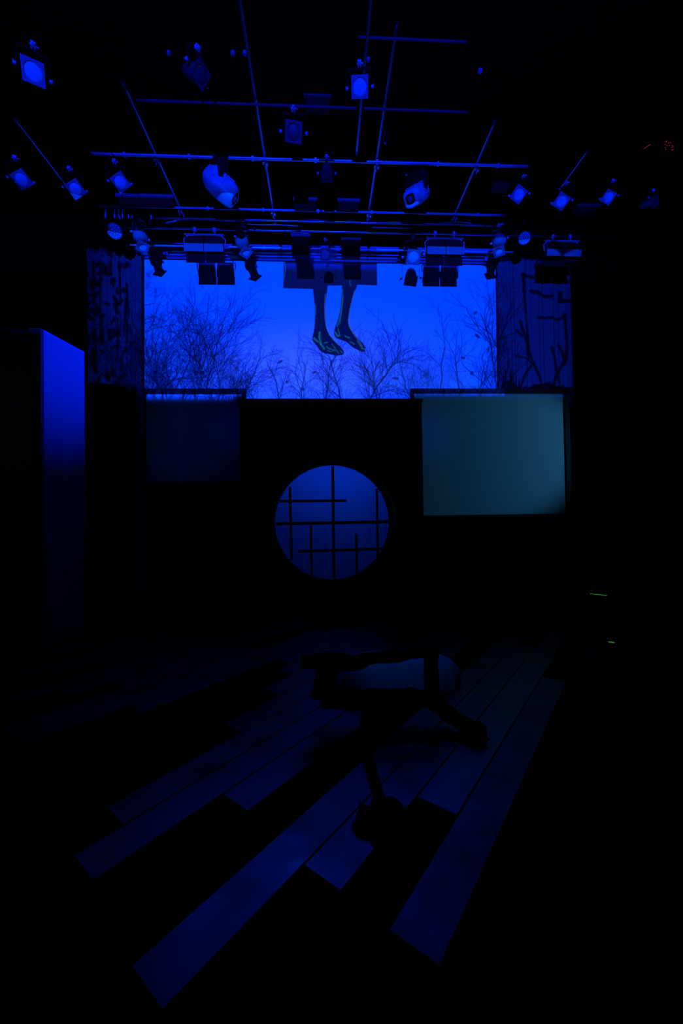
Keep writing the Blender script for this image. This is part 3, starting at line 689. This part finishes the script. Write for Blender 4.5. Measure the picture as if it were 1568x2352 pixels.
MAKE = {'par': make_par, 'profile': make_profile, 'flood': make_flood, 'head': lambda: make_head(True), 'led': make_led}
HC = {'par': HB, 'profile': HB, 'flood': -.33, 'head': -.36, 'led': HB}
GRP = {'par': 'square fronted par lamps in the rig', 'profile': 'profile spotlights in the front row', 'flood': 'two cell floods in the front row', 'head': 'moving head lights in the rig', 'led': 'round LED lamps beside the front row'}
def lamp(kind, px, py, label, Z=5.0, Y=None, pan=None, tilt=None, roll=0, hang=0, scale=1.0, dim=False):
    Y = Y or Z * F / (1190 - py)
    if kind not in PROTO: PROTO[kind] = MAKE[kind](); o = PROTO[kind]
    else: o = copy_tree(PROTO[kind])
    t = W(px, py, Y)
    if kind == 'par' and Y != 7.3: scale *= .88
    if tilt is None: tilt = math.degrees(math.atan2(t.z - 1.6, math.hypot(t.x, t.y))) - 4
    if pan is None: pan = math.degrees(math.atan2(-t.x, t.y))
    Rz = Matrix.Rotation(math.radians(pan), 3, 'Z') @ Matrix.Rotation(math.radians(hang), 3, 'Y')
    o.location = t - Rz @ Vector((0, 0, HC[kind] * scale)); o.rotation_euler = Rz.to_euler(); o.scale = (scale,) * 3
    o['label'] = label; o['category'] = 'stage light'; o['group'] = GRP[kind]
    if kind in ('par', 'head', 'led'):
        m = MB(); zz = ZC - o.location.z - .004; vv = Rz.inverted() @ Vector((0, 0, zz / scale)); m.tube([(0, 0, .02), vv * .5, vv], .008, 6); m.build('drop_pipe', M_VOID, o)
    for c in kids(o):
        if c.name.split('.')[0] in ('housing', 'head'):
            c.rotation_euler = (math.radians(tilt), math.radians(roll), 0)
            if dim:
                for g in kids(c):
                    g.data = g.data.copy(); g.data.materials[0] = M_DIM
                c.data = c.data.copy(); c.data.materials[0] = M_DIM
    return o
lamp('par', 76, 166, 'square par lamp high at upper left, brightest of the top row', roll=-6, scale=1.05)
lamp('par', 48, 413, 'leftmost of three tilted par lamps at the left of the rig', roll=-34, hang=-14)
lamp('par', 172, 435, 'middle and lowest of three tilted par lamps at the left of the rig', roll=-33, hang=-14)
lamp('par', 275, 419, 'rightmost of three tilted par lamps at the left of the rig', roll=-33, hang=-14)
lamp('par', 826, 201, 'bright square lamp beside the short pipe near the top centre', roll=1)
lamp('par', 674, 304, 'dim square lamp just above the upper double bar', roll=4, dim=True, scale=1.1)
lamp('par', 453, 168, 'dim narrow lamp turned sideways at upper left of centre', tilt=35, roll=8, pan=62, dim=True)
lamp('par', 750, 398, 'dim round lamp hanging between the two double bars at centre', tilt=75, roll=0, dim=True, scale=.85)
lamp('par', 1192, 447, 'leftmost of three tilted par lamps at the right of the rig', roll=34, hang=14)
lamp('par', 1290, 463, 'middle and lowest of three tilted par lamps at the right of the rig', roll=35, hang=14)
lamp('par', 1398, 453, 'rightmost bright one of the tilted par lamps at the right', roll=32, hang=14, scale=.85)
lamp('par', 1497, 465, 'faint far right lamp showing only thin blue streaks', tilt=20, roll=35, pan=30, hang=14, scale=.8, dim=True)
lamp('par', 747, 584, 'small square lamp hanging at the middle of the screen top', Y=7.3, tilt=38, scale=.85)
lamp('par', 949, 587, 'small square lamp over the screen, left of the right flood', Y=7.3, tilt=52, roll=12, scale=1.15)
lamp('profile', 322, 545, 'spotlight above the top left corner of the screen', Y=7.3, tilt=66, roll=0, pan=45)
lamp('profile', 556, 557, 'spotlight over the screen, right of the left flood', Y=7.3, tilt=66, roll=0, pan=50)
lamp('profile', 1147, 556, 'spotlight above the top right corner of the screen', Y=7.3, tilt=68, roll=0, pan=-35)
lamp('flood', 470, 568, 'two cell flood over the left part of the screen', Y=7.3, pan=0)
lamp('flood', 1021, 575, 'two cell flood over the right part of the screen', Y=7.3, pan=0)
lamp('flood', 1290, 580, 'two cell flood over the right drape, beyond the screen', Y=7.3, scale=.95, pan=0)
lamp('head', 507, 428, 'large blue moving light at left, pointing down to the right', tilt=36, pan=104, scale=1.1)
lamp('head', 957, 447, 'large moving light at right, showing its dark lens opening', tilt=44, pan=-52, roll=10)
lamp('led', 262, 531, 'round LED lamp with bright dots left of the front row', Y=7.3, tilt=30, pan=35, roll=20, scale=1.15)
lamp('led', 1204, 547, 'round LED lamp with bright dots right of the front row', Y=7.3)

# dark lamps over the middle with one lit edge, short strip fittings
def strip(px0, px1, py, h, Y, label, M=None, body=0.0):
    a, b = W(px0, py, Y), W(px1, py, Y); L = (b - a).length; hh = h * Y / F; mid = (a + b) / 2
    root = empty('batten_fitting', mid, label, 'stage light', 'short dark fittings with one lit edge')
    m = MB(); m.box((0, 0, 0), (L, .05, hh)); m.build('lit_lip', M or M_HOUS, root, bevel=hh * .25)  # lip paler than the body: light on the edge put into colour
    m = MB(); bd = body or .10; m.box((0, .09, -bd / 2 + hh * .3), (L * .92, .12, bd)); m.build('body', M_BLACK, root, bevel=.01)
    m = MB()
    for s in (-1, 1): m.tube([(s * L * .35, .06, 0), (s * L * .35, .06, ZC - mid.z)], .007, 6)
    m.build('drop_rod', M_VOID, root); return root
strip(265, 398, 450, 6, 6.6, 'long straight fitting at left below the upper bar')
strip(672, 728, 457, 6, 6.6, 'short straight fitting above the lower bar, left of centre')
strip(775, 826, 460, 5, 6.6, 'short straight fitting above the lower bar, right of centre')
strip(667, 713, 538, 11, 7.3, 'dark lamp with a bright top edge over the middle of the screen', body=.40)
strip(783, 829, 549, 4, 7.3, 'dark lamp with a thin lit top edge, right of the screen middle', body=.31)
strip(1133, 1174, 414, 6, 6.2, 'short grey fitting left of the right hand par lamps', M_DIM)
strip(1326, 1380, 472, 6, 6.6, 'grey fitting between the two outer right par lamps', M_DIM)
strip(698, 760, 221, 5, 5.2, 'faint slanted fitting above the upper bar, left of centre', M_DIM)

# hanging tail ends of cable at left
for i_, (px, py, ln, tilt) in enumerate(((242, 494, 14, 0), (263, 496, 9, 0), (274, 498, 8, 25), (281, 496, 11, 3), (295, 496, 11, 4), (302, 499, 6, -40), (315, 502, 9, 20), (347, 496, 16, 0))):
    p = W(px, py, 7.0); L = ln * 7 / F; m = MB(); s = math.sin(math.radians(tilt)) * L
    m.tube([(-s / 2, 0, L / 2), (0, 0, 0), (s / 2, 0, -L / 2)], [.012, .015, .011], 8); m.tube([(-s / 2, 0, L / 2), (-s / 2, .02, .17)], .004, 6)
    o = m.build('cable_plug', M_KNOB, loc=p)
    tag(o, ['upright cable end, first of the row at upper left', 'second hanging cable end from the left, short and faint', 'slanted cable end, third from the left of its row', 'upright cable end, fourth from the left of its row',
            'bent looking cable end at the middle of its row', 'tiny slanted cable end right of the row middle', 'faint cable end, last but one of its row', 'brightest upright cable end, last of its row'][i_], 'cable end', 'row of cable ends hanging at the left')
a_ = W(225, 496, 7.02); b_ = W(362, 498, 7.02); pipe('grid_pipe', (a_.x, 7.02, a_.z + .18), (b_.x, 7.02, a_.z + .18), .016, 'dark pipe above the row of hanging cable ends', G1, M_BLACK)
# slack cables on the thin pipes
def cable(pts, r, label, Y=7.1):
    P3 = [W(x, y, Y) for x, y in pts]; q = []
    for k in range(len(P3) - 1):
        a = P3[max(k - 1, 0)]; b = P3[k]; c = P3[k + 1]; d = P3[min(k + 2, len(P3) - 1)]
        for t in [0, .25, .5, .75]:
            q.append(.5 * ((2 * b) + (c - a) * t + (2 * a - 5 * b + 4 * c - d) * t * t + (3 * b - a - 3 * c + d) * t ** 3))
    q.append(P3[-1]); mid = q[len(q) // 2]; m = MB(); m.tube([p - mid for p in q], r, 8)
    return tag(m.build('power_cable', M_PIPE, loc=mid), label, 'cable', 'slack cables along the thin pipes')
cable([(378, 512), (400, 508), (430, 500), (480, 504), (530, 507), (560, 508)], .014, 'slack cable sagging along the thin pipe at left')
cable([(440, 500), (540, 503), (610, 504), (650, 508), (700, 503), (760, 506)], .012, 'long slack cable dipping left of the rig centre')
cable([(800, 505), (850, 512), (900, 508), (960, 513), (1010, 512)], .012, 'slack cable drooping right of the rig centre')
cable([(1000, 512), (1060, 508), (1100, 516), (1137, 519)], .016, 'knotted cable end at the right of the thin pipe', 7.1)
cable([(560, 514), (600, 516), (640, 516), (690, 520)], .008, 'low thin cable under the left slack cable')
cable([(850, 522), (900, 523), (945, 524)], .008, 'low thin cable right of the centre')
cable([(884, 300), (880, 315), (884, 330), (890, 312), (893, 290)], .012, 'coiled cable hanging above the upper bar, right of centre', 5.4)
cable([(926, 385), (929, 396), (935, 402), (940, 385), (944, 368)], .008, 'looped safety cable left of the right moving light', 6.0)
# small square tabs high in the rig
for i_, (px, py, s, Y_) in enumerate(((535, 122, .04, 4.5), (562, 122, .04, 4.5), (388, 122, .035, 4.5), (1102, 163, .05, 4.7), (846, 137, .035, 4.5))):
    m = MB(); m.box((0, 0, 0), (s, .03, s), Matrix.Rotation(.2, 3, 'Y')); zz = ZC - W(px, py, Y_).z; m2 = MB(); m2.tube([(0, 0, s / 2), (0, 0, zz)], .005, 6)
    hb = m.build('hanging_bracket', M_HOUS, loc=W(px, py, Y_)); m2.build('rod', M_VOID, hb)
    tag(hb if True else m.build('hanging_bracket', M_HOUS, loc=W(px, py, Y_)), ['left of the two tiny square tabs near the top', 'right of the two tiny square tabs near the top', 'lone faint tab above the sideways dim lamp',
        'lone small tab far up at the right', 'bright tab at the end of the short pipe above the square lamp'][i_], 'bracket', 'small tabs hanging high in the rig')
# red indicator boxes, added: glowing specks stand for reflected exit light
for i_, (px, py, n_) in enumerate(((1488, 335, 5), (1538, 332, 14))):
    c = W(px, py, 5.6); root = empty('red_glint_box', c, ['small dark box with a short red streak at upper right', 'dark box with a cluster of red points, outermost at upper right'][i_], 'glint', 'boxes with red glints at upper right')
    m = MB(); m.box((0, .04, 0), (.16, .05, .16)); m.tube([(0, .04, .07), (0, .04, ZC - c.z)], .008, 6); m.build('box', M_VOID, root, bevel=.01)
    m = MB(); r_ = random.Random(i_)
    for k in range(n_):
        x, z = (-.05 + .022 * k, -.03 + .015 * k) if i_ == 0 else (r_.uniform(-.07, .07), r_.uniform(-.07, .07))
        m.box((x, .01, z), (.011, .008, .007))
    m.build('red_glint', M_RED, root)

# ------------------------------------------------------------------ things on the stage floor
def spline(P, n=6):
    P = [Vector(p) for p in P]; q = []
    for k in range(len(P) - 1):
        a = P[max(k - 1, 0)]; b = P[k]; c = P[k + 1]; d = P[min(k + 2, len(P) - 1)]
        for j_ in range(n):
            t = j_ / n; q.append(.5 * ((2 * b) + (c - a) * t + (2 * a - 5 * b + 4 * c - d) * t * t + (3 * b - a - 3 * c + d) * t ** 3))
    return q + [P[-1]]
def limb(m, P, R, seed=0, n=12, rough=.10):
    r_ = random.Random(seed); q = spline(P); k = len(q); rs = []
    for i_ in range(k):
        t = i_ / (k - 1) * (len(R) - 1); a = int(min(t, len(R) - 2)); f = t - a
        rs.append((R[a] * (1 - f) + R[a + 1] * f) * (1 + r_.uniform(-rough, rough)))
    m.tube(q, rs, n)
base = WF(900, 1625)
root = empty('gnarled_root_seat', (base.x, base.y, 0), 'black gnarled wooden seat with splayed root legs at centre stage', 'sculpture')
O = root.location
def P_(px, py, Y): return W(px, py, Y) - O
m = MB()      # thick twisted lower stem running across
limb(m, [P_(735, 1604, 3.1), P_(800, 1606, 3.1), P_(880, 1608, 3.05), P_(950, 1606, 3.05), P_(1008, 1604, 3.05)], [.07, .08, .085, .08, .06], 1, 14)
m.build('trunk', M_BARK, root)
m = MB(); limb(m, [P_(690, 1520, 3.15), P_(770, 1517, 3.15), P_(810, 1524, 3.15), P_(850, 1512, 3.15), P_(905, 1508, 3.15), P_(950, 1500, 3.15), P_(1000, 1498, 3.15)], [.05, .07, .06, .05, .05, .045, .05], 2); m.build('top_branch', M_BARK, root)
m = MB(); limb(m, [P_(752, 1522, 3.15), P_(748, 1560, 3.14), P_(745, 1600, 3.12)], [.09, .09, .11], 3); m.build('post', M_BARK, root)
m = MB(); limb(m, [P_(990, 1492, 3.12), P_(990, 1545, 3.1), P_(994, 1600, 3.08)], [.065, .058, .07], 4, rough=.04); m.build('post', M_BARK, root)
m = MB(); limb(m, [P_(985, 1590, 3.05), P_(1015, 1628, 3.0), P_(1052, 1655, 2.9), P_(1092, 1680, 2.8), P_(1108, 1686, 2.76)], [.09, .062, .058, .07, .065], 5)
limb(m, [P_(1085, 1690, 2.78), P_(1108, 1694, 2.74), P_(1124, 1699, 2.72)], [.03, .026, .005], 6, 8); m.build('root_leg', M_BARK, root)
m = MB(); limb(m, [P_(848, 1618, 3.02), P_(843, 1680, 2.80), P_(846, 1730, 2.6), P_(856, 1778, 2.42), P_(868, 1820, 2.28), P_(872, 1852, 2.2)], [.07, .05, .034, .030, .032, .055], 7); m.build('root_leg', M_BARK, root)
m = MB()
knot = P_(870, 1905, 2.02)
limb(m, [P_(845, 1858, 2.12), P_(838, 1900, 2.05), P_(846, 1945, 1.98), P_(862, 1985, 1.88)], [.04, .065, .055, .03], 8)
limb(m, [P_(868, 1850, 2.15), P_(872, 1900, 2.05), P_(874, 1960, 1.94), P_(878, 2010, 1.83)], [.04, .085, .07, .035], 9)
limb(m, [P_(880, 1862, 2.12), P_(905, 1856, 2.08), P_(922, 1872, 2.05), P_(934, 1898, 2.0)], [.05, .045, .032, .02], 10)
limb(m, [P_(900, 1870, 2.08), P_(912, 1905, 2.02), P_(895, 1940, 1.96)], [.035, .03, .03], 11)
limb(m, [P_(840, 1880, 2.08), P_(829, 1862, 2.1), P_(826, 1838, 2.12)], [.016, .006, .003], 12, 6)
limb(m, [P_(832, 1930, 2.0), P_(828, 1956, 1.95), P_(846, 1990, 1.88)], [.03, .008, .02], 13, 8)
limb(m, [P_(905, 1868, 2.07), P_(925, 1860, 2.04), P_(932, 1850, 2.03)], [.012, .006, .003], 14, 6)
m.build('root_ball', M_BARK, root)
# pale bundle behind the seat
bx = WF(915, 1596); m = MB(); vs = []; fs = []; nu, nv = 40, 16
top = W(915, 1500, 3.55).z
for iv in range(nv + 1):
    ph_ = math.pi / 2 * iv / nv
    for iu in range(nu):
        th = 2 * math.pi * iu / nu; k = 1 + .05 * math.sin(5 * th + 1) + .03 * math.sin(11 * th) * math.cos(ph_)
        vs.append((.60 * k * math.cos(th) * math.cos(ph_) ** .6, .28 * k * math.sin(th) * math.cos(ph_) ** .6, .30 * math.sin(ph_) ** .8 * (1 + .06 * math.sin(3 * th))))
for iv in range(nv):
    for iu in range(nu): fs.append((iv * nu + iu, iv * nu + (iu + 1) % nu, (iv + 1) * nu + (iu + 1) % nu, (iv + 1) * nu + iu))
m.add(vs, fs, 0, True); o = m.build('cloth_bundle', M_CLOTH, loc=(bx.x + .02, 3.72, 0))
tag(o, 'pale rounded cloth bundle seen behind the black root seat', 'bundle')
# glow tape
def tape(p, q, w, label):
    a, b = WF(*p), WF(*q); d = b - a; ang = math.atan2(d.y, d.x); m = MB()
    m.box((0, 0, .001), (d.length, w, .002), Matrix.Rotation(ang, 3, 'Z')); o = m.build('glow_tape', M_GLOW, loc=(a + b) / 2 + Vector((0, 0, .0005)))
    return tag(o, label, 'tape', 'green glow tape marks at stage right')
tape((1355, 1364), (1393, 1368), .05, 'long thin green glow tape strip on the dark floor at right')
o = tape((1397, 1474.5), (1411, 1476), .03, 'short forked green glow tape mark, nearest of the two at right')
